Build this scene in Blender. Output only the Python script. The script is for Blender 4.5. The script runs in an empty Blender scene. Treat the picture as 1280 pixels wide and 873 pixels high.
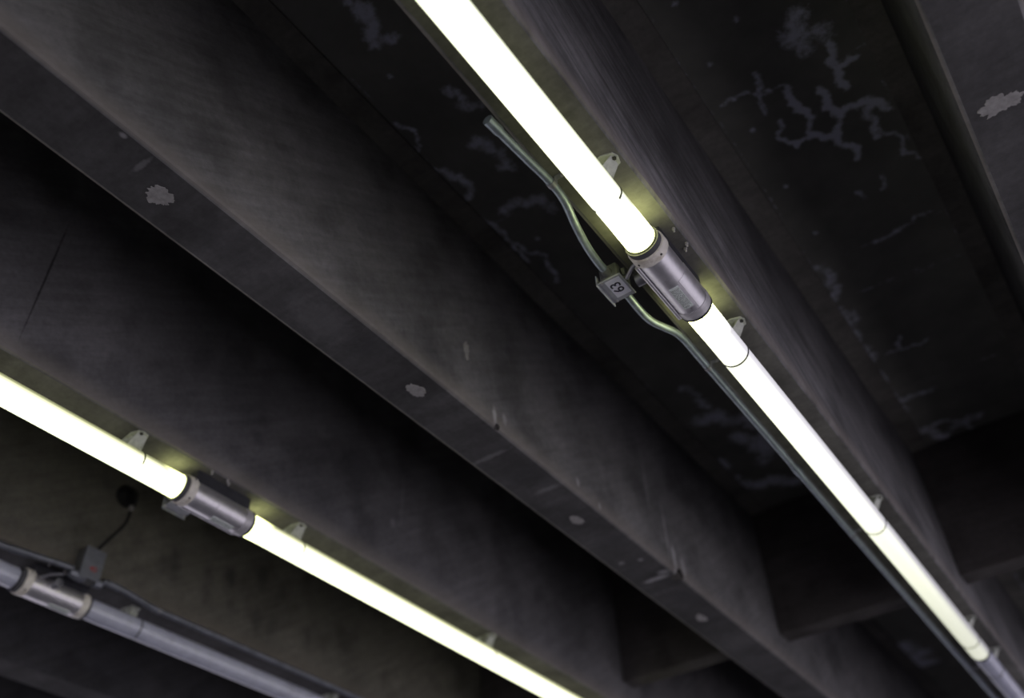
import bpy, bmesh, math, random
import numpy as np
from mathutils import Vector, Matrix

random.seed(7)
SC = bpy.context.scene
COL = SC.collection
D = bpy.data
VEINS= [([(-0.0,1.558),(-0.022,1.602),(-0.012,1.642),(-0.011,1.706)],0.016,1),([(-0.012,1.642),(0.023,1.628),(0.051,1.635)],0.012,0.9),([(-0.314,1.558),(-0.272,1.561),(-0.211,1.592),(-0.169,1.595),(-0.139,1.61)],0.01,0.75),([(-0.198,1.518),(-0.206,1.581),(-0.223,1.655)],0.012,0.8),([(-0.141,1.616),(-0.149,1.696),(-0.153,1.798),(-0.126,1.826),(-0.09,1.846),(-0.065,1.911),(-0.071,1.955)],0.015,1.05),([(-0.2,1.702),(-0.21,1.778),(-0.197,1.812),(-0.155,1.804)],0.012,1),([(-0.073,1.666),(-0.067,1.757),(-0.087,1.84)],0.016,1),([(-0.071,1.769),(-0.013,1.783),(0.024,1.796),(0.059,1.844)],0.018,0.95),([(0.02,1.778),(0.003,1.884),(0.003,1.915)],0.02,0.8),([(0.011,1.891),(0.041,2.023),(0.089,2.074)],0.012,0.65),([(-0.12,2.076),(-0.101,2.116)],0.012,0.75),([(-0.037,2.062),(-0.042,2.109),(-0.056,2.116)],0.012,0.75),([(-0.144,2.304),(-0.049,2.3),(0.045,2.289)],0.012,0.6),([(-0.272,2.491),(-0.091,2.503),(0.078,2.531)],0.01,0.55),([(-0.073,1.466),(-0.038,1.504),(-0.008,1.514)],0.05,0.72),([(-0.037,1.429),(-0.05,1.534)],0.04,0.7),([(-0.355,2.282),(-0.367,2.506),(-0.316,2.612)],0.03,0.62),([(0.085,1.595),(0.084,1.798),(0.089,2.074),(0.077,2.452)],0.007,0.55),([(-0.371,2.586),(-0.384,2.747),(-0.402,2.931),(-0.367,3.071),(-0.38,3.373)],0.045,0.68),([(-0.226,2.797),(-0.249,2.866)],0.012,0.7),([(-0.295,2.86),(-0.22,2.874),(-0.148,2.871)],0.01,0.65),([(-0.373,2.713),(-0.387,3.069),(-0.383,3.417)],0.04,0.62),([(-0.411,3.395),(-0.271,3.505),(-0.119,3.446)],0.035,0.75),([(-0.351,3.162),(-0.22,3.166)],0.02,0.75),([(-0.323,3.392),(-0.17,3.511)],0.02,0.8),([(-0.907,0.867),(-0.884,0.874)],0.02,0.7),([(-0.878,1.074),(-0.823,1.16)],0.025,0.66),([(-0.925,1.254),(-0.896,1.301),(-0.892,1.382)],0.03,0.62),([(-1.053,1.072),(-1.045,1.151),(-1.049,1.277)],0.01,0.65),([(-1.049,1.277),(-1.054,1.396)],0.022,0.85),([(-1.054,1.396),(-1.052,1.528),(-1.056,1.71)],0.012,0.78),([(-1.053,1.618),(-1.034,1.843)],0.014,0.6),([(-0.996,1.497),(-0.885,1.524),(-0.882,1.584)],0.03,0.62),([(-1.038,1.524),(-0.899,1.513)],0.008,0.55),([(-0.906,0.751),(-0.91,0.814),(-0.935,0.857)],0.03,0.7),([(-0.915,0.865),(-0.891,0.876)],0.02,0.8),([(-0.918,0.736),(-0.889,0.79)],0.02,0.8),([(-0.972,2.581),(-0.942,2.734)],0.03,0.62),([(-1.005,2.786),(-0.912,2.859),(-0.844,2.948),(-0.805,3.196)],0.06,0.66),([(-1.068,3.103),(-1.022,3.34),(-0.864,3.425)],0.05,0.68),([(-0.934,2.983),(-0.927,3.215)],0.06,0.62),([(-1.077,5.003),(-1.066,5.253)],0.012,0.7),([(-1.046,5.34),(-1.103,5.668),(-1.004,5.674)],0.09,0.7),([(-0.385,4.926),(-0.362,5.181)],0.1,0.65)]
DOTS= [(-0.165, 1.347), (-0.274, 1.684), (-0.279, 1.927), (-0.277, 2.156), (-0.273, 1.221), (-0.167, 1.35), (-0.277, 1.427), (-0.275, 1.685), (-0.972, 0.953), (-0.977, 1.652), (-0.972, 0.954)]
SPOTS= [(1.751, 3.357), (1.762, 3.284), (1.909, 3.268), (1.999, 3.375), (2.002, 3.396), (2.145, 3.402), (2.143, 3.456), (2.25, 3.422), (2.146, 3.267), (2.226, 3.271), (2.413, 3.301), (2.027, 3.277), (1.897, 3.351), (1.711, 3.309)]
SKY, SUN, SDX = 0.45, 8.0, -0.2

# ------------------------------------------------------------------ layout (metres)
EYE = 1.65                     # camera height
ZB = 3.15                      # underside of the beams
ZS = 3.82                      # underside of the slab
X0, SP, W = -0.414, 0.7217, 0.1602   # right face of the nearest lit beam, spacing, width
Y0, Y1 = -14.0, 17.0
DX3, DY3 = -.042, .032                    # the rows past the third beam sit slightly wider
def right(i): return X0 + i * SP + (DX3 if i <= -3 else 0)
def left(i): return right(i) - W
LAMP_X, LAMP_Z, LAMP_R = 0.0105, 0.96 * 1.5 + EYE, 0.0336   # tube axis offset from beam axis
def axis_x(i): return right(i) - W / 2 + LAMP_X + (.006 if i == -2 else 0)

# ------------------------------------------------------------------ nodes
def mat(name):
    m = D.materials.new(name); m.use_nodes = True
    nt = m.node_tree; nt.nodes.clear()
    out = nt.nodes.new('ShaderNodeOutputMaterial')
    b = nt.nodes.new('ShaderNodeBsdfPrincipled')
    nt.links.new(b.outputs[0], out.inputs[0])
    return m, nt, b
def N(nt, t, **k):
    n = nt.nodes.new(t)
    for a, v in k.items():
        if a.startswith('_'): n.inputs[int(a[1:])].default_value = v
        else: setattr(n, a, v)
    return n
def noise(nt, vec, scale, detail=6, rough=.6, sx=None):
    if sx:
        mp = N(nt, 'ShaderNodeMapping'); mp.inputs['Scale'].default_value = sx
        nt.links.new(vec, mp.inputs[0]); vec = mp.outputs[0]
    n = N(nt, 'ShaderNodeTexNoise'); n.inputs['Scale'].default_value = scale
    n.inputs['Detail'].default_value = detail; n.inputs['Roughness'].default_value = rough
    nt.links.new(vec, n.inputs['Vector'])
    return n.outputs['Fac']
def ramp(nt, fac, stops):
    r = N(nt, 'ShaderNodeValToRGB'); e = r.color_ramp.elements
    while len(e) < len(stops): e.new(.5)
    for el, (p, c) in zip(e, stops):
        el.position = p; el.color = (*c, 1) if len(c) == 3 else c
    nt.links.new(fac, r.inputs[0]); return r.outputs[0]
def mixc(nt, fac, a, b, mode='MIX'):
    m = N(nt, 'ShaderNodeMix', data_type='RGBA', blend_type=mode)
    for s, v in ((m.inputs[0], fac), (m.inputs[6], a), (m.inputs[7], b)):
        if hasattr(v, 'is_output'): nt.links.new(v, s)
        elif isinstance(v, tuple): s.default_value = (*v, 1)
        else: s.default_value = v
    return m.outputs[2]
def mth(nt, op, a, b=None, c=None, clamp=False):
    m = N(nt, 'ShaderNodeMath', operation=op, use_clamp=clamp)
    for s, v in zip(m.inputs, (a, b, c)):
        if v is None: continue
        if hasattr(v, 'is_output'): nt.links.new(v, s)
        else: s.default_value = v
    return m.outputs[0]
def sstep(nt, v, lo, hi):
    r = N(nt, 'ShaderNodeMapRange', interpolation_type='SMOOTHSTEP')
    r.inputs[1].default_value = lo; r.inputs[2].default_value = hi
    nt.links.new(v, r.inputs[0]); return r.outputs[0]
def bump(nt, b, h, strength, dist=.01):
    n = N(nt, 'ShaderNodeBump'); n.inputs['Strength'].default_value = strength
    n.inputs['Distance'].default_value = dist
    nt.links.new(h, n.inputs['Height']); nt.links.new(n.outputs[0], b.inputs['Normal'])

def concrete(name, dark, light, edge=None, spots=None, seed=0.0, blobs=(), streak=.13, lean=-35):
    m, nt, b = mat(name)
    tc = N(nt, 'ShaderNodeTexCoord')
    mp = N(nt, 'ShaderNodeMapping'); mp.inputs['Location'].default_value = (seed, seed * 1.7, 0)
    nt.links.new(tc.outputs['Object'], mp.inputs[0]); v = mp.outputs[0]
    big = noise(nt, v, 2.2, 8, .62)
    c = ramp(nt, big, [(.33, dark), (.66, light)])
    # long scrape / trowel streaks raked across the face
    mp2 = N(nt, 'ShaderNodeMapping'); mp2.inputs['Rotation'].default_value = (math.radians(lean), 0, 0)
    nt.links.new(v, mp2.inputs[0])
    st = noise(nt, mp2.outputs[0], 3.0, 6, .65, (1, 1.2, 14))
    c = mixc(nt, 1.0, c, ramp(nt, st, [(.36, (1 - streak,) * 3), (.66, (1 + streak, 1 + streak, 1 + streak * 1.1))]), 'MULTIPLY')
    # soot blotches
    bl = noise(nt, v, 5.5, 4, .5)
    c = mixc(nt, 1.0, c, ramp(nt, bl, [(.34, (.70, .70, .70)), (.5, (1, 1, 1))]), 'MULTIPLY')
    fine = noise(nt, v, 70, 5, .6)
    c = mixc(nt, 1.0, c, ramp(nt, fine, [(.3, (.86, .86, .86)), (.7, (1.12, 1.12, 1.12))]), 'MULTIPLY')
    sep = N(nt, 'ShaderNodeSeparateXYZ'); nt.links.new(tc.outputs['Object'], sep.inputs[0])
    if edge:      # lighter brown band along the lower edge
        wob = mth(nt, 'MULTIPLY_ADD', noise(nt, v, 6, 5, .6), .05, ZB - .012)
        d = mth(nt, 'SUBTRACT', sep.outputs[2], wob)
        e = mth(nt, 'MULTIPLY', mth(nt, 'SUBTRACT', 1.0, sstep(nt, d, -.01, .055)), sstep(nt, sep.outputs[2], ZB + .0005, ZB + .003))
        c = mixc(nt, mth(nt, 'MULTIPLY', e, .5), c, edge)
    for (sy, sz) in spots or ():
        cv = N(nt, 'ShaderNodeCombineXYZ'); cv.inputs[1].default_value = sy; cv.inputs[2].default_value = sz
        flat = N(nt, 'ShaderNodeCombineXYZ')
        nt.links.new(sep.outputs[1], flat.inputs[1])
        nt.links.new(mth(nt, 'MULTIPLY_ADD', mth(nt, 'SUBTRACT', sep.outputs[2], sz), .7, sz), flat.inputs[2])
        dn = N(nt, 'ShaderNodeVectorMath', operation='DISTANCE')
        nt.links.new(flat.outputs[0], dn.inputs[0]); nt.links.new(cv.outputs[0], dn.inputs[1])
        dd = mth(nt, 'MULTIPLY_ADD', mth(nt, 'SUBTRACT', noise(nt, v, 18, 4, .5), .5), .05, dn.outputs['Value'])
        k = mth(nt, 'MULTIPLY', mth(nt, 'SUBTRACT', 1.0, sstep(nt, dd, .002, .042)), .45)
        c = mixc(nt, k, c, (.035, .034, .036))
    for p, sc, col, k0 in blobs:      # individual marks: (centre, half sizes, colour, strength)
        d = N(nt, 'ShaderNodeVectorMath', operation='SUBTRACT'); nt.links.new(tc.outputs['Object'], d.inputs[0]); d.inputs[1].default_value = p
        q = N(nt, 'ShaderNodeVectorMath', operation='DIVIDE'); nt.links.new(d.outputs[0], q.inputs[0]); q.inputs[1].default_value = sc
        l = N(nt, 'ShaderNodeVectorMath', operation='LENGTH'); nt.links.new(q.outputs[0], l.inputs[0])
        dd = mth(nt, 'ADD', l.outputs['Value'], mth(nt, 'MULTIPLY', mth(nt, 'SUBTRACT', noise(nt, v, 40, 6, .7), .5), 1.6))
        k = mth(nt, 'MULTIPLY', mth(nt, 'SUBTRACT', 1.0, sstep(nt, dd, .35, 1.25)), k0)
        c = mixc(nt, k, c, col)
    nt.links.new(c, b.inputs['Base Color'])
    b.inputs['Roughness'].default_value = .9
    b.inputs['Specular IOR Level'].default_value = .25
    bump(nt, b, mth(nt, 'ADD', mth(nt, 'MULTIPLY', fine, .35), mth(nt, 'ADD', st, bl)), .22, .006)
    return m

def plain(name, col, rough=.5, metal=0.0, var=.25, scale=40, spec=.5, dirt=None):
    m, nt, b = mat(name)
    tc = N(nt, 'ShaderNodeTexCoord')
    n = noise(nt, tc.outputs['Object'], scale, 5, .6)
    lo = tuple(x * (1 - var) for x in col); hi = tuple(min(1, x * (1 + var)) for x in col)
    c = ramp(nt, n, [(.3, lo), (.7, hi)])
    if dirt:
        c = mixc(nt, sstep(nt, noise(nt, tc.outputs['Object'], scale * .35, 6, .65), .52, .68), c, dirt)
    nt.links.new(c, b.inputs['Base Color'])
    b.inputs['Metallic'].default_value = metal
    b.inputs['Specular IOR Level'].default_value = spec
    nt.links.new(mth(nt, 'MULTIPLY_ADD', n, .2, rough - .1), b.inputs['Roughness'])
    bump(nt, b, n, .08, .002)
    return m

def lamp_mat(name, hi, lo, top, dirn, a0, a1, fade=None, ends=(-9, 9), endw=.12, endk=1.0, tint=(.975, 1.0, .74), tint2=(.95, .93, 1.0)):
    """Frosted lamp sleeve: the lamp inside hangs in front of a reflector, so the sleeve glows on the
    lamp's side, weakly beside it and hardly at all on top; the reflector stops short of the bare lamp ends."""
    m, nt, b = mat(name)
    tc = N(nt, 'ShaderNodeTexCoord'); ob = tc.outputs['Object']
    sep = N(nt, 'ShaderNodeSeparateXYZ'); nt.links.new(ob, sep.inputs[0])
    ln = mth(nt, 'SQRT', mth(nt, 'ADD', mth(nt, 'MULTIPLY', sep.outputs[0], sep.outputs[0]), mth(nt, 'MULTIPLY', sep.outputs[2], sep.outputs[2])))
    dx, dz = math.cos(math.radians(dirn)), math.sin(math.radians(dirn))
    dot = mth(nt, 'DIVIDE', mth(nt, 'ADD', mth(nt, 'MULTIPLY', sep.outputs[0], dx), mth(nt, 'MULTIPLY', sep.outputs[2], dz)), ln)
    k = sstep(nt, dot, a0, a1)
    kt = sstep(nt, mth(nt, 'DIVIDE', sep.outputs[2], ln), .25, .5)
    e1 = mth(nt, 'SUBTRACT', 1.0, sstep(nt, sep.outputs[1], ends[0], ends[0] + endw))
    e2 = sstep(nt, sep.outputs[1], ends[1] - endw, ends[1])
    e = mth(nt, 'MAXIMUM', e1, e2)
    s = mth(nt, 'MULTIPLY_ADD', k, hi - lo, lo)
    s = mth(nt, 'MULTIPLY_ADD', kt, mth(nt, 'SUBTRACT', top, s), s)
    if fade:      # emission dimmed towards one end in place of lens corner darkening
        s = mth(nt, 'MULTIPLY', s, mth(nt, 'MULTIPLY_ADD', sstep(nt, sep.outputs[1], fade[0], fade[1]), fade[2] - 1, 1.0))
    s = mth(nt, 'MAXIMUM', s, mth(nt, 'MULTIPLY', e, endk))
    s = mth(nt, 'MULTIPLY', s, mth(nt, 'MULTIPLY_ADD', noise(nt, ob, 45, 6, .7), .16, .92))
    c = mixc(nt, k, tint2, tint)
    c = mixc(nt, kt, c, (.95, 1.0, .40))
    nt.links.new(mixc(nt, e, c, (.95, 1.0, .40)), b.inputs['Emission Color'])
    nt.links.new(s, b.inputs['Emission Strength'])
    b.inputs['Base Color'].default_value = (.55, .55, .55, 1)
    b.inputs['Roughness'].default_value = .35
    return m

# ------------------------------------------------------------------ objects
def link(o): COL.objects.link(o); return o
def mesh_obj(name, bm, m, parent=None, smooth=True, angle=35):
    me = D.meshes.new(name)
    bmesh.ops.recalc_face_normals(bm, faces=bm.faces)
    bm.to_mesh(me); bm.free()
    for mm in (m if isinstance(m, (list, tuple)) else [m]): me.materials.append(mm)
    if smooth:
        for p in me.polygons: p.use_smooth = True
        me.set_sharp_from_angle(angle=math.radians(angle))
    o = link(D.objects.new(name, me))
    if parent: o.parent = parent
    return o
def tag(o, label, cat, group=None):
    o['label'] = label; o['category'] = cat
    if group: o['group'] = group
    return o
def thing(name, label, cat, loc, group=None):
    o = link(D.objects.new(name, None)); o.location = loc; o.empty_display_size = .05
    return tag(o, label, cat, group)
def struct(name, bm, m, label=None, **k):
    o = mesh_obj(name, bm, m, **k); o['kind'] = 'structure'
    if label: o['label'] = label
    return o

def box(bm, x0, x1, y0, y1, z0, z1, bev=0, seg=2):
    r = bmesh.ops.create_cube(bm, size=1)
    vs = r['verts']
    for v in vs:
        v.co = Vector(((x0 + x1) / 2 + v.co.x * (x1 - x0), (y0 + y1) / 2 + v.co.y * (y1 - y0), (z0 + z1) / 2 + v.co.z * (z1 - z0)))
    if bev:
        es = list({e for v in vs for e in v.link_edges})
        bmesh.ops.bevel(bm, geom=es, offset=bev, segments=seg, affect='EDGES', profile=.5)
    return bm
def lathe(bm, prof, n=40, axis='Y', c=(0, 0, 0), close=True):
    """prof: list of (along, radius); revolved round an axis"""
    rings = []
    for a, r in prof:
        ring = []
        for k in range(n):
            t = 2 * math.pi * k / n; u, w = r * math.cos(t), r * math.sin(t)
            p = {'Y': (u, a, w), 'X': (a, u, w), 'Z': (u, w, a)}[axis]
            ring.append(bm.verts.new(Vector(p) + Vector(c)))
        rings.append(ring)
    for A_, B_ in zip(rings, rings[1:]):
        for k in range(n):
            bm.faces.new((A_[k], A_[(k + 1) % n], B_[(k + 1) % n], B_[k]))
    if close:
        bm.faces.new(rings[0]); bm.faces.new(rings[-1])
    return bm
def smooth_path(pts, it=2, keep=.25):
    P = [Vector(p) for p in pts]
    for _ in range(it):
        Q = [P[0]]
        for a, b in zip(P, P[1:]):
            Q += [a.lerp(b, keep), a.lerp(b, 1 - keep)]
        Q.append(P[-1]); P = Q
    return P
def tube(bm, P, r, n=14, caps=True):
    P = [Vector(p) for p in P]; rings = []
    up = None
    for i, p in enumerate(P):
        t = (P[min(i + 1, len(P) - 1)] - P[max(i - 1, 0)]).normalized()
        if up is None: up = t.orthogonal().normalized()
        up = (up - t * up.dot(t)).normalized(); s = t.cross(up)
        rr = r[i] if isinstance(r, (list, tuple)) else r
        rings.append([bm.verts.new(p + (up * math.cos(2 * math.pi * k / n) + s * math.sin(2 * math.pi * k / n)) * rr) for k in range(n)])
    for A_, B_ in zip(rings, rings[1:]):
        for k in range(n): bm.faces.new((A_[k], A_[(k + 1) % n], B_[(k + 1) % n], B_[k]))
    if caps: bm.faces.new(rings[0]); bm.faces.new(rings[-1])
    return bm
def band(bm, y0, y1, r0, r1, a0, a1, n=40, c=(0, 0, 0)):
    """solid curved band round the Y axis, from angle a0 to a1 (degrees), radii r0..r1"""
    q = []
    for k in range(n + 1):
        t = math.radians(a0 + (a1 - a0) * k / n); ct, st = math.cos(t), math.sin(t)
        q.append([bm.verts.new(Vector((r * ct, y, r * st)) + Vector(c)) for r, y in ((r0, y0), (r1, y0), (r1, y1), (r0, y1))])
    for A_, B_ in zip(q, q[1:]):
        for k in range(4): bm.faces.new((A_[k], A_[(k + 1) % 4], B_[(k + 1) % 4], B_[k]))
    bm.faces.new(q[0]); bm.faces.new(q[-1])
    return bm
def hexhead(bm, c, r, h, axis='Z'):
    lathe(bm, [(0, r), (h * .8, r), (h, r * .8)], 6, axis, c)

# ------------------------------------------------------------------ materials
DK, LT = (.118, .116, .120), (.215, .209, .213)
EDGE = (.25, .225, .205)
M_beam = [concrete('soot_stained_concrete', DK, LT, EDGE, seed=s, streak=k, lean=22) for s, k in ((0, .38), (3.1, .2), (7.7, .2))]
PALE, DARK = (.46, .45, .47), (.05, .05, .055)
xr = right(-1)
MARKS = [
    ((xr, 2.635, 3.205), (.02, .014, .055), PALE, .75), ((xr, 2.60, 3.30), (.02, .010, .10), PALE, .45), ((xr, 2.70, 3.20), (.02, .02, .04), PALE, .45),
    ((xr - .07, 2.625, ZB), (.055, .014, .02), PALE, .7), ((xr - .03, 2.60, ZB), (.02, .02, .02), PALE, .5),
    ((xr, 2.50, 3.46), (.02, .010, .13), PALE, .30), ((xr, 1.615, 3.185), (.02, .010, .030), PALE, .8), ((xr, 1.66, 3.20), (.02, .012, .02), PALE, .45),
    ((xr, 2.03, 3.19), (.02, .010, .018), PALE, .5), ((xr, 2.15, 3.17), (.02, .010, .012), PALE, .5),
    ((xr - .10, 1.72, ZB), (.07, .010, .02), PALE, .22), ((xr - .06, 1.95, ZB), (.05, .012, .02), PALE, .22), ((xr - .02, .455, ZB), (.007, .009, .02), PALE, .45), ((xr - .05, .52, ZB), (.03, .007, .02), PALE, .22),
    ((xr - .05, 2.48, ZB), (.010, .012, .02), PALE, .5), ((xr - .11, 2.46, ZB), (.012, .012, .02), PALE, .4),
    ((xr - .08, 1.05, ZB), (.06, .10, .02), PALE, .10), ((xr - .05, 1.18, ZB), (.07, .05, .02), DARK, .35), ((xr - .08, .75, ZB), (.05, .08, .02), DARK, .25),
    ((xr - .08, 1.85, ZB), (.06, .05, .02), DARK, .35), ((xr - .06, 2.32, ZB), (.06, .06, .02), DARK, .35), ((xr - .06, 2.80, ZB), (.05, .07, .02), DARK, .45)]
M_mid = concrete('scraped_middle_beam_concrete', DK, LT, EDGE, seed=3.1, blobs=MARKS)
UD, UL = (.052, .051, .052), (.106, .103, .105)  # dimmer light on the undersides is put into these darker colours
M_mid_under = concrete('shade_tinted_scraped_underside', UD, UL, seed=3.1, blobs=MARKS)
M_lamp_under = concrete('lamplight_tinted_underside', (.085, .083, .076), (.165, .16, .145), seed=0)  # lighter and yellower: lamplight on these undersides is put into the colour
M_under = concrete('shade_tinted_underside', UD, UL, seed=7.7)
xl = right(-2)
M_left = concrete('jointed_left_beam_concrete', tuple(.85 * x for x in DK), tuple(.85 * x for x in LT), EDGE, seed=7.7, blobs=[
    ((xl, .690, 3.41), (.02, .0035, .21), (.02, .02, .02), .8), ((xl, 2.07, 3.43), (.02, .004, .12), PALE, .20),
    ((xl, 1.42, 3.33), (.02, .03, .03), DARK, .5), ((xl, 1.85, 3.45), (.02, .10, .10), DARK, .35), ((xl, 2.03, 3.33), (.02, .012, .02), PALE, .25), ((xl, 2.75, 3.30), (.02, .05, .08), DARK, .3)])
M_beam4 = concrete('drip_spotted_concrete', (.12, .115, .10), (.18, .17, .145), (.16, .14, .12), SPOTS, seed=5.2)
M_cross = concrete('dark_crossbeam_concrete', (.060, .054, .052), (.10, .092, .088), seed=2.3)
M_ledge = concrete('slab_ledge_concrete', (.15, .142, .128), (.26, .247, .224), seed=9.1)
M_beam_dark = concrete('shade_darkened_concrete', (.06, .06, .064), (.10, .098, .10), seed=4.4)  # light falling off over the far beams is painted in as darker concrete
M_patch = plain('pale_mortar', (.33, .32, .315), .9, var=.2, scale=90, spec=.2)
M_break = concrete('broken_concrete', (.05, .047, .045), (.12, .11, .105), seed=1.1)
M_ground = plain('asphalt', (.30, .29, .30), .9, var=.15, scale=3, spec=.2)

DEPOSIT = (.78, .80, .92)
def slab_material():
    m, nt, b = mat('blackened_slab_with_lime_deposits')
    tc = N(nt, 'ShaderNodeTexCoord'); v = tc.outputs['Object']
    base = ramp(nt, noise(nt, v, 3, 8, .65), [(.3, (.15, .15, .134)), (.7, (.27, .266, .240))])
    at = N(nt, 'ShaderNodeAttribute', attribute_name='deposit')
    n1 = mth(nt, 'SUBTRACT', noise(nt, v, 45, 8, .75), .5)
    n2 = mth(nt, 'SUBTRACT', noise(nt, v, 13, 6, .65), .5)
    d = mth(nt, 'ADD', at.outputs['Fac'], mth(nt, 'ADD', mth(nt, 'MULTIPLY', n1, 1.5), mth(nt, 'MULTIPLY', n2, 1.0)))
    k = sstep(nt, d, .38, 1.05)
    c = mixc(nt, mth(nt, 'MULTIPLY', k, .9), base, DEPOSIT)
    # faint bloom round the deposits and a few pale specks
    c = mixc(nt, mth(nt, 'MULTIPLY', sstep(nt, noise(nt, v, 14, 9, .75), .66, .8), .25), c, (.30, .30, .34))
    nt.links.new(c, b.inputs['Base Color'])
    b.inputs['Roughness'].default_value = .9; b.inputs['Specular IOR Level'].default_value = .2
    bump(nt, b, mth(nt, 'ADD', mth(nt, 'MULTIPLY', k, .6), noise(nt, v, 30, 6, .6)), .3, .006)
    return m
M_slab = slab_material()

M_steel = plain('brushed_galvanised_steel', (.80, .78, .81), .42, .85, .08, 60)
M_steel_dull = plain('dull_grey_steel', (.32, .32, .35), .5, .7, .2, 50)
M_conduit = plain('galvanised_conduit', (.32, .37, .42), .42, .65, .2, 35)
M_conduit_dark = plain('weathered_conduit', (.22, .23, .27), .5, .6, .25, 30)
M_cream = plain('yellowed_cream_plastic', (.84, .80, .72), .5, 0, .1, 60, dirt=(.62, .56, .46))
M_silver = plain('pale_collar', (.60, .58, .60), .4, .3, .12, 60)
M_black = plain('black_rubber', (.018, .018, .018), .6, 0, .2, 40, .3)
M_plate = plain('dark_mount_plate', (.04, .04, .048), .6, .2, .3, 40)
M_label = plain('grey_green_nameplate', (.80, .86, .82), .6, 0, .12, 220, dirt=(.58, .64, .60))
M_print = plain('nameplate_print', (.25, .28, .26), .7, 0, .2, 60)
M_box = plain('cast_grey_box', (.15, .155, .155), .55, .3, .2, 50)
M_box_light = plain('grey_cover', (.40, .41, .46), .5, .2, .15, 50)
M_box_mid = plain('painted_grey_cover', (.20, .21, .24), .55, .2, .15, 50)
M_gasket = plain('dull_dark_gasket', (.10, .10, .11), .7, 0, .15, 50, .2)
M_tag = plain('white_number_label', (.74, .74, .84), .6, 0, .06, 60)
M_ink = plain('black_numerals', (.015, .015, .03), .6, 0, .1, 60)
M_red = plain('red_marker', (.40, .05, .05), .7, 0, .2, 60)
M_bolt = plain('zinc_bolt', (.60, .58, .58), .4, .7, .2, 60)
M_clip = plain('pale_clip', (.50, .52, .46), .5, .1, .2, 80, dirt=(.25, .26, .20))
M_off = plain('unlit_frosted_sleeve', (.58, .60, .72), .22, 0, .10, 25, 1.0, dirt=(.47, .48, .58))
M_ring = plain('dark_strap', (.05, .048, .045), .5, .4, .2, 50)

# ------------------------------------------------------------------ setting
bm = bmesh.new(); box(bm, -60, 60, -60, 60, -.3, 0)
struct('floor', bm, M_ground, smooth=False)

def make_ceiling():
    XL, XR = left(-8) - .3, right(4) + .3
    fx = np.concatenate([[XL], np.arange(-1.16, .12, .008), [XR]])
    fy = np.concatenate([[Y0], np.concatenate([np.arange(.5, 3.6, .008), np.arange(3.6, 6.3, .02)]), [Y1]])
    nx, ny = len(fx), len(fy)
    GX, GY = np.meshgrid(fx, fy, indexing='ij')
    att = np.zeros((nx, ny))
    rng = np.random.default_rng(3)
    lines = [([(x, y), (x, y + .5)], .006, s_) for x, s_ in ((right(0) + .075, .50), (left(1) - .073, .46), (right(-1) + .075, .50), (left(0) - .075, .42)) for y in np.arange(.6, 3.4, .5)]
    lines += [([(right(0) + .075, y), (left(1) - .073, y + .012)], .007, .46) for y in (1.60, 2.30, 2.52, 3.1)]
    lines += [([(right(-1) + .075, y), (left(0) - .075, y + .01)], .007, .44) for y in (1.52, 2.4)]
    for pts, wd, st in VEINS + lines:
        P = np.array(pts)
        for _ in range(3):      # crooked, crack-like course
            m_ = (P[:-1] + P[1:]) / 2; d_ = P[1:] - P[:-1]
            m_ = m_ + np.stack([-d_[:, 1], d_[:, 0]], 1) * (rng.uniform(-.28, .28, (len(m_), 1)) if st > .56 else rng.uniform(-.02, .02, (len(m_), 1)))
            Q = np.empty((len(P) + len(m_), 2)); Q[0::2] = P; Q[1::2] = m_; P = Q
        for a, b in zip(P, P[1:]):
            st_ = st * rng.uniform(.82, 1.1); ab = b - a; L2 = max(ab @ ab, 1e-9)
            t = np.clip(((GX - a[0]) * ab[0] + (GY - a[1]) * ab[1]) / L2, 0, 1)
            d2 = (GX - a[0] - t * ab[0]) ** 2 + (GY - a[1] - t * ab[1]) ** 2
            att = np.maximum(att, (1.3 if .56 < st < .72 else 1.08) * st_ * np.exp(-d2 / (wd * .9) ** 2))
    for x, y in DOTS:
        att = np.maximum(att, 1.0 * np.exp(-((GX - x) ** 2 + (GY - y) ** 2) / .011 ** 2))
    verts = np.stack([GX.ravel(), GY.ravel(), np.full(nx * ny, ZS)], 1).tolist()
    idx = np.arange(nx * ny).reshape(nx, ny)
    f = np.stack([idx[:-1, :-1], idx[:-1, 1:], idx[1:, 1:], idx[1:, :-1]], -1).reshape(-1, 4).tolist()
    n0 = len(verts)
    c = [(XL, Y0), (XR, Y0), (XR, Y1), (XL, Y1)]
    verts += [(x, y, ZS) for x, y in c] + [(x, y, ZS + .2) for x, y in c]
    f += [[n0 + 4, n0 + 5, n0 + 6, n0 + 7]] + [[n0 + k, n0 + (k + 1) % 4, n0 + 4 + (k + 1) % 4, n0 + 4 + k] for k in range(4)]
    me = D.meshes.new('ceiling'); me.from_pydata(verts, [], f)
    a = me.attributes.new('deposit', 'FLOAT', 'POINT')
    a.data.foreach_set('value', np.concatenate([att.ravel(), np.zeros(8)]).astype(np.float32))
    me.materials.append(M_slab); me.update()
    o = link(D.objects.new('ceiling', me)); o['kind'] = 'structure'
    o['label'] = 'soot-blackened concrete slab with pale lime deposits between the beams'
    return o
make_ceiling()

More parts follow.
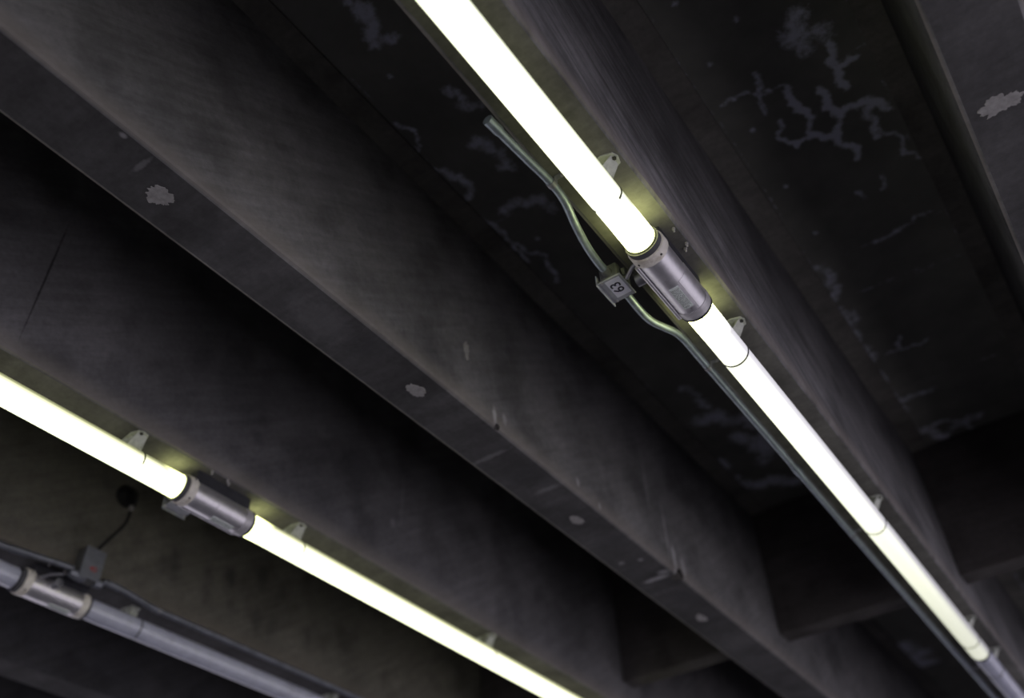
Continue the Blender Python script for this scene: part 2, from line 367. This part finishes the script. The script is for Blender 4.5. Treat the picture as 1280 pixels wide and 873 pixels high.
def beam_mesh(i):
    bm = bmesh.new()
    x0, x1 = left(i), right(i)
    c = .011
    prof = [(x0, ZS), (x0, ZB + c), (x0 + .003, ZB + .004), (x0 + c, ZB), (x1 - c, ZB), (x1 - .003, ZB + .004), (x1, ZB + c), (x1, ZS)]
    a = [bm.verts.new((x, Y0, z)) for x, z in prof]; b = [bm.verts.new((x, Y1, z)) for x, z in prof]
    for k in range(len(prof)):
        j = (k + 1) % len(prof); bm.faces.new((a[k], a[j], b[j], b[k]))
    bm.faces.new(a); bm.faces.new(b)
    bmesh.ops.recalc_face_normals(bm, faces=bm.faces)
    return bm
BEAM_LABEL = {1: 'concrete beam at the far right edge, seen from its left lower edge',
              0: 'concrete beam carrying the brightest lamp and the box numbered 63',
              -1: 'broad bare concrete beam across the middle with pale patches and no lamps',
              -2: 'concrete beam carrying the second row of lit lamps at the left',
              -3: 'drip-spotted concrete beam behind the unlit lamp row at bottom left',
              -4: 'dark concrete beam beyond the unlit lamp row'}
def chunk(cx, cy, cz, r, seed, sq=(1, 1, 1)):
    rnd = random.Random(seed); bm = bmesh.new()
    bmesh.ops.create_icosphere(bm, subdivisions=2, radius=1)
    for v in bm.verts:
        v.co = Vector((v.co.x * sq[0], v.co.y * sq[1], v.co.z * sq[2])) * r * rnd.uniform(.72, 1.2) + Vector((cx, cy, cz))
    return bm
CHIPS = {-1: [(right(-1), 2.66, ZB + .004, .034, 3, (.9, .8, .8)), (right(-1), 1.63, ZB + .002, .013, 4, (1, .9, 1))]}
for i in range(-8, 5):
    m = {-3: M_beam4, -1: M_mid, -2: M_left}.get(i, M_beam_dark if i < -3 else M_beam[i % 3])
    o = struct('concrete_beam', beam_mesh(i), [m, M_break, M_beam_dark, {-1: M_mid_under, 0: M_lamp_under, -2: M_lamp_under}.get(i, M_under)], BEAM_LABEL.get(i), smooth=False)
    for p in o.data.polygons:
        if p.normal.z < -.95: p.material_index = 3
    if i == 1:      # lamp-side face painted darker so it stays dim beside the lamp
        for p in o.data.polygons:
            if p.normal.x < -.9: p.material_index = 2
    for ch in CHIPS.get(i, ()):
        cb = chunk(*ch); me = D.meshes.new('c'); cb.to_mesh(me); cb.free()
        co = link(D.objects.new('c', me)); me.materials.append(M_break)
        md = o.modifiers.new('b', 'BOOLEAN'); md.object = co; md.operation = 'DIFFERENCE'; md.solver = 'EXACT'
        try: md.material_mode = 'TRANSFER'
        except Exception: pass
        bpy.context.view_layer.update()
        nm = D.meshes.new_from_object(o.evaluated_get(bpy.context.evaluated_depsgraph_get()))
        o.modifiers.clear(); o.data = nm
        D.objects.remove(co)
    o.data.name = 'concrete_beam'
    # rubbed-off pale patches of mortar on the undersides (parts of the beam)
    def patch(cx, cy, rx, ry, seed, rag=.25, o=o, plane='z', z=ZB):
        rnd = random.Random(seed); bm = bmesh.new(); n = 72
        top = []
        ph = [rnd.uniform(0, 6.28) for _ in range(6)]
        for k in range(n):
            t = 2 * math.pi * k / n
            rr = 1 + rag * (.3 * math.sin(2 * t + ph[0]) + .3 * math.sin(3 * t + ph[1]) + .22 * math.sin(5 * t + ph[2]) + .22 * math.sin(9 * t + ph[3]) + .2 * math.sin(14 * t + ph[4]) + rnd.uniform(-.3, .3))
            a, b_ = rx * rr * math.cos(t), ry * rr * math.sin(t)
            top.append((a, b_))
        if plane == 'z': f = lambda a, b_, h: (cx + a, cy + b_, z - h)
        else: f = lambda a, b_, h: (cx + h, cy + a, z + b_)
        A_ = [bm.verts.new(f(a * 1.04, b_ * 1.04, -.001)) for a, b_ in top]; B_ = [bm.verts.new(f(a, b_, .0012)) for a, b_ in top]
        for k in range(n): bm.faces.new((A_[k], A_[(k + 1) % n], B_[(k + 1) % n], B_[k]))
        bm.faces.new(A_); bm.faces.new(B_)
        p = mesh_obj('mortar_patch', bm, M_patch, o, smooth=False); p['label'] = 'pale ragged patch of mortar'
    if i == -1:
        patch(-1.216, .590, .023, .026, 21, .27); patch(-1.205, 1.374, .019, .027, 22, .2)
        patch(-1.218, 2.146, .017, .026, 23, .2); patch(-1.222, 2.985, .017, .028, 24, .3)
        patch(right(-1), 1.492, .010, .032, 25, .36, plane='x', z=3.33)
    if i == 1:
        patch(.216, 1.394, .037, .022, 28, .34)
# ledges where the slab formwork sat, and cross beams
n = 1
for i in range(-4, 3):
    for a, b in ((left(i) - .068, left(i)), (right(i), right(i) + .070)):
        bm = bmesh.new(); box(bm, a, b, Y0, Y1, ZS - .010, ZS)
        struct('trim_%d' % n, bm, M_ledge, smooth=False); n += 1
for i in range(-5, 3):
    y = {0: 3.515, -1: 3.545, -2: 3.54}.get(i, 3.54)
    bm = bmesh.new(); box(bm, right(i), left(i + 1), y, y + .092, EYE + 1.5 * 1.075, ZS, .004, 1)
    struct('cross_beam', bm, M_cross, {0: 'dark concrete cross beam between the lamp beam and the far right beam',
        -1: 'dark concrete cross beam behind the brightest lamp', -2: 'dark concrete cross beam left of the bare middle beam'}.get(i), smooth=False)

# ------------------------------------------------------------------ lamps
LEN = 1.575 * 1.476
RINGS = (.135 * 1.476, .788 * 1.476, 1.478 * 1.476)
def lamp(i, ystart, m, label, group, cat='lamp', a0=-75):
    t = thing('tube_lamp', label, cat, (axis_x(i), ystart, LAMP_Z), group)
    r = LAMP_R
    bm = bmesh.new()
    lathe(bm, [(.004, r * .9), (.010, r), (LEN - .010, r), (LEN - .004, r * .9)], 56)
    s = mesh_obj('sleeve', bm, m, t)
    for y in (0, LEN - .006):
        bm = bmesh.new(); lathe(bm, [(y, r * .96), (y, r * 1.02), (y + .006, r * 1.02), (y + .006, r * .96)], 48)
        mesh_obj('end_gasket', bm, M_black, t)
    top = ZB - LAMP_Z
    for q, y in enumerate(RINGS):
        bm = bmesh.new(); band(bm, y - .002, y + .002, r * .99, r + .0016, a0, 180 - a0, 60)
        mesh_obj('strap', bm, M_ring, t)
        # saddle clip: a tapered tab bent down from the beam to the sleeve
        yc = y - .030
        c = mesh_obj('mounting_clip', clip_bm(yc, top, r, -1 if i == -3 else 1), M_clip, t)
        bm = bmesh.new(); hexhead(bm, ((-1 if i == -3 else 1) * (r * .9 + .016), yc - .005, top - .0065), .0045, .004)
        mesh_obj('screw', bm, M_ring, c)
    return t
def clip_bm(yc, top, r, sx=1):
    bm = bmesh.new()
    # flat plate on the beam with a cut corner, both sides, and a cradle down to the sleeve
    pts = [(-r * .7, -.016), (r * .75, -.024), (r * 1.45, -.017), (r * 1.62, -.004), (r * 1.5, .013), (r * .75, .024), (-r * .7, .016)]
    a = [bm.verts.new((x, yc + y, top - .0001)) for x, y in pts]; b = [bm.verts.new((x, yc + y, top - .0028)) for x, y in pts]
    k = len(pts)
    for j in range(k): bm.faces.new((a[j], a[(j + 1) % k], b[(j + 1) % k], b[j]))
    bm.faces.new(a); bm.faces.new(b)
    # wedge shaped cheek from plate edge down to the sleeve
    sec = [(r * .62, r * .82), (r * .70, r * .88), (r * 1.34, top - .002), (r * 1.22, top - .002)]
    A_ = [bm.verts.new((x, yc - (.021 if q < 2 else .014), z)) for q, (x, z) in enumerate(sec)]
    B_ = [bm.verts.new((x, yc + (.021 if q < 2 else .014), z)) for q, (x, z) in enumerate(sec)]
    for j in range(4): bm.faces.new((A_[j], A_[(j + 1) % 4], B_[(j + 1) % 4], B_[j]))
    bm.faces.new(A_); bm.faces.new(B_)
    box(bm, -r * .5, r * .5, yc - .014, yc + .014, r * .9, top, .002, 1)
    for v in bm.verts: v.co.x *= sx
    return bm

Y_JOIN = 1.5 * .984            # far end of each ballast
Y_NEAR = 1.5 * .823           # near end of each ballast
M_l1 = lamp_mat('glowing_sleeve_bright', 1.75, .72, .50, -86, .06, .30, ends=(0, LEN), endw=.12, endk=9, tint=(.97, 1.0, .72), tint2=(.95, 1.0, .70))
M_l2 = lamp_mat('glowing_sleeve_fading', 1.45, .62, .05, -112, -.12, .50, (.30, LEN * .98, .42), ends=(0, 99), endw=.13, endk=9, tint=(.97, 1.0, .76))
M_l3 = lamp_mat('glowing_sleeve_left', 2.1, .92, .28, -75, .0, .42, ends=(0, LEN), endw=.10, endk=6, tint=(.97, 1.0, .66), tint2=(1.0, 1.0, .62))
G = 'tubular lamps strapped under the beams'
lamp(0, Y_NEAR - LEN, M_l1, 'brightest glowing tube lamp, running from the top edge down to the ballast beside box 63', G, a0=-38)
lamp(0, Y_JOIN, M_l2, 'long glowing tube lamp running from the ballast beside box 63 to the lower right corner', G, a0=-89.9)
lamp(0, Y_JOIN + LEN + .002, M_off, 'unlit grey tube lamp just showing in the bottom right corner past the lit one', G)
lamp(-2, Y_NEAR + .014 - LEN, M_l3, 'glowing tube lamp entering from the left edge, above the unlit row', G, a0=-25)
lamp(-2, Y_JOIN + .008, M_l3, 'glowing tube lamp leading from the left ballast down to the bottom edge', G, a0=-25)
lamp(-3, Y_NEAR - LEN + .036, M_off, 'end of an unlit grey tube lamp at the left edge, lower row', G)
lamp(-3, Y_JOIN + .034, M_off, 'long unlit grey tube lamp at the bottom left, beyond the lower ballast', G)

# ------------------------------------------------------------------ ballasts
def ballast(i, label, variant, dy=0.0):
    t = thing('ballast_housing', label, 'ballast', (axis_x(i), Y_NEAR + dy, LAMP_Z), 'metal ballast housings between the lamps')
    L = Y_JOIN - Y_NEAR; r = .0385
    bm = bmesh.new()
    lathe(bm, [(.034, r * .9), (.034, r), (L - .030, r), (L - .030, r * .9)], 56)
    body = mesh_obj('body', bm, M_steel, t)
    # raised access door on the right half with its seam
    bm = bmesh.new(); band(bm, L * .47, L - .032, r - .001, r + .0012, -62, 18, 26)
    mesh_obj('access_door', bm, M_steel, t)
    # collars
    near_m = M_cream; far_m = M_cream if variant == 3 else M_silver
    bm = bmesh.new(); lathe(bm, [(0, r * .93), (0, r * .99), (.010, r * .99), (.0105, r * 1.02), (.012, r * 1.09), (.034, r * 1.10), (.036, r * 1.06), (.036, r * .9)], 56)
    col = mesh_obj('near_collar', bm, near_m, t); col['label'] = 'cream collar with small screws'
    for a in (-128, -52, 30, 140):
        bm = bmesh.new(); ca, sa = math.cos(math.radians(a)), math.sin(math.radians(a))
        tube(bm, [(ca * r * 1.06, .024, sa * r * 1.06), (ca * r * 1.125, .024, sa * r * 1.125)], .0026, 10)
        mesh_obj('screw', bm, M_ring, col)
    bm = bmesh.new(); lathe(bm, [(.004, r * 1.0), (.010, r * 1.0)], 48); lathe(bm, [(-.004, r * .95), (-.004, r * 1.005), (.004, r * 1.005), (.004, r * .95)], 48)
    mesh_obj('gasket_ring', bm, M_gasket, t)
    bm = bmesh.new(); lathe(bm, [(L - .030, r * .9), (L - .030, r * 1.04), (L - .027, r * 1.06), (L - .016, r * 1.06), (L - .014, r * 1.02), (L - .006, r * 1.02), (L - .006, r * .9)], 56)
    mesh_obj('far_collar', bm, far_m, t)
    bm = bmesh.new(); lathe(bm, [(L - .006, r * .9), (L - .006, r * 1.035), (L + .0, r * 1.035), (L + .0, r * .9)], 48)
    mesh_obj('end_ring', bm, M_plate, t)
    # rolled lip along the lower left edge
    a = math.radians(-150); ca, sa = math.cos(a), math.sin(a)
    bm = bmesh.new(); tube(bm, [(ca * (r + .004), .037, sa * (r + .004)), (ca * (r + .004), L - .012, sa * (r + .004))], .0052, 14)
    mesh_obj('lip', bm, M_steel, t)
    # nameplate bent round the belly
    bm = bmesh.new(); band(bm, L * .50, L * .80, r - .0005, r + .0016, -104, -72, 14)
    np_ = mesh_obj('nameplate', bm, M_label, t); np_['label'] = 'small grey-green nameplate'
    rnd = random.Random(5 + i); bm = bmesh.new()
    for k in range(7):
        aa = -101 + k * 4
        y = L * .52
        while y < L * .77:
            l = rnd.uniform(.004, .012)
            band(bm, y, min(y + l, L * .785), r + .001, r + .0018, aa, aa + 1.3, 2); y += l + .003
    mesh_obj('nameplate_print', bm, M_print, np_)
    # mounting channel up to the beam, with bolts on its foot
    top = ZB - LAMP_Z
    bm = bmesh.new(); box(bm, -.028, .030, .03, L - .02, r * .55, top, .002, 1)
    mesh_obj('mounting_channel', bm, M_plate, t)
    for x, y in ((.052, .058), (.055, .112), (.046, .124)):
        bm = bmesh.new(); lathe(bm, [(top - .011, .0018), (top - .010, .0026), (top - .004, .0026), (top - .0039, .0042), (top, .0042)], 6, 'Z', (x, y, 0))
        mesh_obj('mounting_bolt', bm, M_bolt, t)
    # side nipple and a rod towards the junction box
    s = 1 if variant == 3 else -1
    bm = bmesh.new(); lathe(bm, [(s * r * .6, .013), (s * .068, .013), (s * .0685, .0115), (s * .060, .011)], 24, 'X', (0, .100, .008))
    mesh_obj('nipple', bm, M_steel_dull, t)
    bm = bmesh.new(); tube(bm, [(s * r * .6, .052, .018), (s * .060, .070, .024), (s * .088, .094, .026)], .0045, 12)
    mesh_obj('link_rod', bm, M_steel_dull, t)
    return t
ballast(0, 'silver ballast housing with nameplate beside the box numbered 63', 1)
ballast(-2, 'silver ballast housing between the two left glowing lamps', 2, .008)
ballast(-3, 'ballast housing with two cream collars in the unlit lower left row', 3, .036)

# ------------------------------------------------------------------ junction boxes
def text_mesh(name, s, size, m, parent, mw, bold=0.0):
    cu = D.curves.new(name, 'FONT'); cu.body = s; cu.size = size; cu.align_x = 'CENTER'; cu.align_y = 'CENTER'
    cu.extrude = .0003; cu.offset = bold
    tmp = link(D.objects.new('t', cu)); bpy.context.view_layer.update()
    me = D.meshes.new_from_object(tmp.evaluated_get(bpy.context.evaluated_depsgraph_get()))
    D.objects.remove(tmp); me.materials.clear(); me.materials.append(m); me.name = name
    me.transform(mw)
    o = link(D.objects.new(name, me)); o.parent = parent
    return o
def hub(bm, y0, y1, r, x=0, z=0):
    lathe(bm, [(y0, r * .95), (y0, r), (y1, r * 1.12), (y1, r * .95)] if y1 > y0 else [(y1, r * .95), (y1, r * 1.12), (y0, r), (y0, r * .95)], 20, 'Y', (x, 0, z))
BG = 'conduit junction boxes beside the ballasts'
BX, BY, BZ = -.608, 1.346, 3.122
def under_box(loc, label, numbered):
    t = thing('junction_box', label, 'junction box', loc, BG)
    bm = bmesh.new(); box(bm, -.022, .023, -.033, .034, .004, .046, .005, 3); mesh_obj('body', bm, M_box, t)
    bm = bmesh.new(); box(bm, -.024, .029, -.035, .039, -.0005, .004, .0012, 1)
    box(bm, -.0315, -.0285, -.034, .047, -.004, .030, .0008, 1); box(bm, -.0295, -.022, -.034, .040, .0005, .003, .0006, 1)
    cv = mesh_obj('cover', bm, M_box_light, t)
    for y in (-.031, .035):
        bm = bmesh.new(); lathe(bm, [(-.0025, .002), (-.002, .0032), (0, .0034)], 12, 'Z', (-.018, y, 0)); mesh_obj('screw', bm, M_bolt, cv)
    bm = bmesh.new(); hub(bm, -.050, -.032, .0105, 0, .020); mesh_obj('hub', bm, M_box, t)
    bm = bmesh.new(); hub(bm, .050, .033, .0105, .002, .020); mesh_obj('hub', bm, M_box, t)
    bm = bmesh.new(); lathe(bm, [(.026, .010), (.034, .010)], 16, 'X', (0, -.01, .026)); mesh_obj('mounting_lug', bm, M_box, t)
    if numbered:
        bm = bmesh.new(); box(bm, -.012, .0235, -.030, .027, -.0012, -.0004); tg = mesh_obj('number_label', bm, M_tag, t, smooth=False)
        tg['label'] = 'white label with black numerals 63'
        # reads along -Y, glyphs' up is -X, facing down
        mw = Matrix(((0, -1, 0, .005), (-1, 0, 0, -.002), (0, 0, -1, -.0013), (0, 0, 0, 1)))
        text_mesh('numerals', '63', .034, M_ink, tg, mw, .0004)
    return t
under_box((BX, BY, BZ), 'grey conduit box with a white label numbered 63', True)
under_box((-2.052, 1.345, 3.125), 'small grey conduit box tucked behind the left ballast under the lit lamps', False)

t = thing('junction_box', 'tall dark grey conduit box with red marks above the unlit lower left row', 'junction box', (right(-3) + .026, 1.400 + DY3, 3.160), BG)
bm = bmesh.new(); box(bm, -.026, .020, -.034, .034, -.040, .060, .004, 2); mesh_obj('body', bm, M_box, t)
bm = bmesh.new(); box(bm, .020, .024, -.036, .036, -.042, .062, .0012, 1); cv = mesh_obj('cover', bm, M_box_mid, t)
mw = Matrix(((0, 0, 1, .0241), (1, 0, 0, .004), (0, 1, 0, -.008), (0, 0, 0, 1)))
rt = text_mesh('red_marks', '40', .026, M_red, cv, mw, .0002); rt['label'] = 'small faded red marks'
bm = bmesh.new(); lathe(bm, [(-.058, .012), (-.05, .0155), (-.030, .0165)], 8, 'Y', (.004, 0, -.036)); mesh_obj('hub', bm, M_conduit_dark, t)
bm = bmesh.new(); lathe(bm, [(.030, .0165), (.05, .0155), (.058, .012)], 8, 'Y', (.004, 0, -.036))
mesh_obj('hub', bm, M_conduit_dark, t)
bm = bmesh.new(); lathe(bm, [(-.052, .011), (-.046, .017), (-.034, .018)], 8, 'Z', (.006, -.018, 0)); mesh_obj('lower_fitting', bm, M_conduit_dark, t)

# ------------------------------------------------------------------ conduits
def conduit(label, pts, r, m, straps=(), couplings=(), group='metal conduits along the beams', it=3, cap=None):
    P0 = Vector(pts[0])
    t = thing('conduit', label, 'conduit', P0, group)
    P = [p - P0 for p in smooth_path(pts, it)]
    bm = bmesh.new(); tube(bm, P, r, 18); mesh_obj('pipe', bm, m, t)
    def at(y):
        for a, b in zip(P, P[1:]):
            if a.y <= y - P0.y <= b.y:
                k = (y - P0.y - a.y) / max(b.y - a.y, 1e-9); return a.lerp(b, k), (b - a).normalized()
        return P[-1], (P[-1] - P[-2]).normalized()
    for y, ln in couplings:
        p, d = at(y); bm = bmesh.new(); tube(bm, [p - d * ln, p - d * ln * .98, p + d * ln * .98, p + d * ln], [r * .9, r * 1.2, r * 1.2, r * .9], 18); mesh_obj('coupling', bm, m, t)
    for y, s in straps:
        p, d = at(y); bm = bmesh.new()
        band(bm, p.y - .006, p.y + .006, r, r + .0016, -200, 20, 26, (p.x, 0, p.z))
        ztop = ZB - P0.z
        x0 = p.x + s * (r + .0005)
        box(bm, min(x0, x0 + s * .0016), max(x0, x0 + s * .0016), p.y - .006, p.y + .006, p.z, ztop)
        box(bm, min(x0, x0 + s * .026), max(x0, x0 + s * .026), p.y - .006, p.y + .006, ztop - .0016, ztop)
        st = mesh_obj('strap', bm, M_steel_dull, t)
        bm = bmesh.new(); hexhead(bm, (x0 + s * .016, p.y, ztop - .0055), .004, .004); mesh_obj('screw', bm, M_bolt, st)
    return t
ZC = 3.140
CR_ = .0092
conduit('short bent conduit with a cut end running above the box numbered 63',
        [(-.5815, .835, ZC), (-.574, .95, ZC), (-.567, 1.03, ZC), (-.571, 1.085, ZC), (-.588, 1.145, ZC), (-.602, 1.215, ZC + .001), (BX, 1.27, ZC + .002), (BX, 1.312, BZ + .020)],
        CR_, M_conduit, straps=((1.03, 1),), couplings=((.850, .018),), it=2)
conduit('long straight conduit leaving the box numbered 63 along the lit lamp',
        [(BX + .002, 1.382, BZ + .020), (BX, 1.44, ZC), (-.608, 1.50, ZC), (-.590, 1.545, ZC), (-.573, 1.585, ZC), (-.574, 1.68, ZC), (-.575, 2.1, ZC), (-.578, 3.0, ZC), (-.578, 6.5, ZC)],
        CR_, M_conduit, straps=((1.735, 1), (2.75, 1), (4.1, 1)), couplings=((2.30, .02),), it=2)
conduit('dark conduit entering from the left edge to the box with red marks',
        [(-2.62 + DX3, .70, ZC), (-2.600 + DX3, 1.10 + DY3, ZC), (-2.575 + DX3, 1.22 + DY3, ZC), (-2.556 + DX3, 1.31 + DY3, ZC), (right(-3) + .030, 1.352 + DY3, 3.139)],
        .0098, M_conduit_dark, straps=((.93, -1),), couplings=((1.22, .03),), it=2)
conduit('dark conduit leaving the box with red marks beside the unlit lamp',
        [(right(-3) + .030, 1.458 + DY3, 3.139), (-2.548 + DX3, 1.52 + DY3, ZC), (-2.556 + DX3, 1.58 + DY3, ZC), (-2.575 + DX3, 1.66 + DY3, ZC), (-2.577 + DX3, 1.76 + DY3, ZC), (-2.575 + DX3, 2.5 + DY3, ZC), (-2.575 + DX3, 6 + DY3, ZC)],
        .0098, M_conduit_dark, straps=((1.73, -1), (2.9, -1)), couplings=((1.53, .025),), it=2)

# ------------------------------------------------------------------ drop cable on the spotted beam
FX = right(-3)
t = thing('drop_cable', 'black cable with plug hanging from a round outlet down to the box with red marks', 'cable', (FX, 1.475 + DY3, 3.475))
bm = bmesh.new(); lathe(bm, [(0, .040), (.010, .040), (.016, .034), (.030, .026), (.032, .018)], 36, 'X'); mesh_obj('outlet', bm, M_black, t)
bm = bmesh.new(); tube(bm, [(.03, 0, 0), (.045, .001, -.012), (.045, .002, -.05)], .012, 14); pg = mesh_obj('plug', bm, M_black, t)
bm = bmesh.new(); lathe(bm, [(-.073, .006), (-.067, .0085), (-.055, .0085), (-.050, .006)], 16, 'Z', (.045, .002, 0)); mesh_obj('ferrule', bm, M_bolt, pg)
bm = bmesh.new(); tube(bm, smooth_path([(.045, .002, -.065), (.045, .002, -.10), (.042, -.004, -.13), (.03, -.03, -.18), (.022, -.052, -.225), (.020, -.058, -.24)], 3), .0055, 12); mesh_obj('cord', bm, M_black, t)

# ------------------------------------------------------------------ light
w = D.worlds.new('sky'); SC.world = w; w.use_nodes = True
bg = w.node_tree.nodes['Background']; bg.inputs[0].default_value = (.80, .80, 1.0, 1); bg.inputs[1].default_value = SKY
sd = D.lights.new('sun', 'SUN'); sd.energy = SUN; sd.angle = math.radians(1.5); sd.color = (.96, .93, 1.0)
so = link(D.objects.new('sun', sd)); so.rotation_euler = Vector((SDX, .05, -1)).to_track_quat('-Z', 'Y').to_euler()

# ------------------------------------------------------------------ camera
r = Vector((0.814672, 0.578784, -0.036306)); u = Vector((0.412366, -0.534135, 0.738007)); fwd = Vector((-0.407754, 0.616205, 0.673816))
cd = D.cameras.new('camera'); cam = link(D.objects.new('camera', cd))
cam.matrix_world = Matrix(((r.x, u.x, -fwd.x, 0), (r.y, u.y, -fwd.y, 0), (r.z, u.z, -fwd.z, EYE), (0, 0, 0, 1)))
cd.sensor_fit = 'HORIZONTAL'; cd.sensor_width = 36; cd.lens = 36 * 1170 / 1280
cd.shift_y = -10 / 1280
cd.dof.use_dof = True; cd.dof.focus_distance = 2.02 * .97; cd.dof.aperture_fstop = 1.4; cd.dof.aperture_blades = 0
SC.camera = cam
SC.view_settings.view_transform = 'Standard'; SC.view_settings.look = 'None'
SC.view_settings.gamma = 1; SC.view_settings.use_curve_mapping = False
SC.view_settings.exposure = 0
SC.cycles.use_denoising = True
SC.cycles.max_bounces = 6; SC.cycles.diffuse_bounces = 4
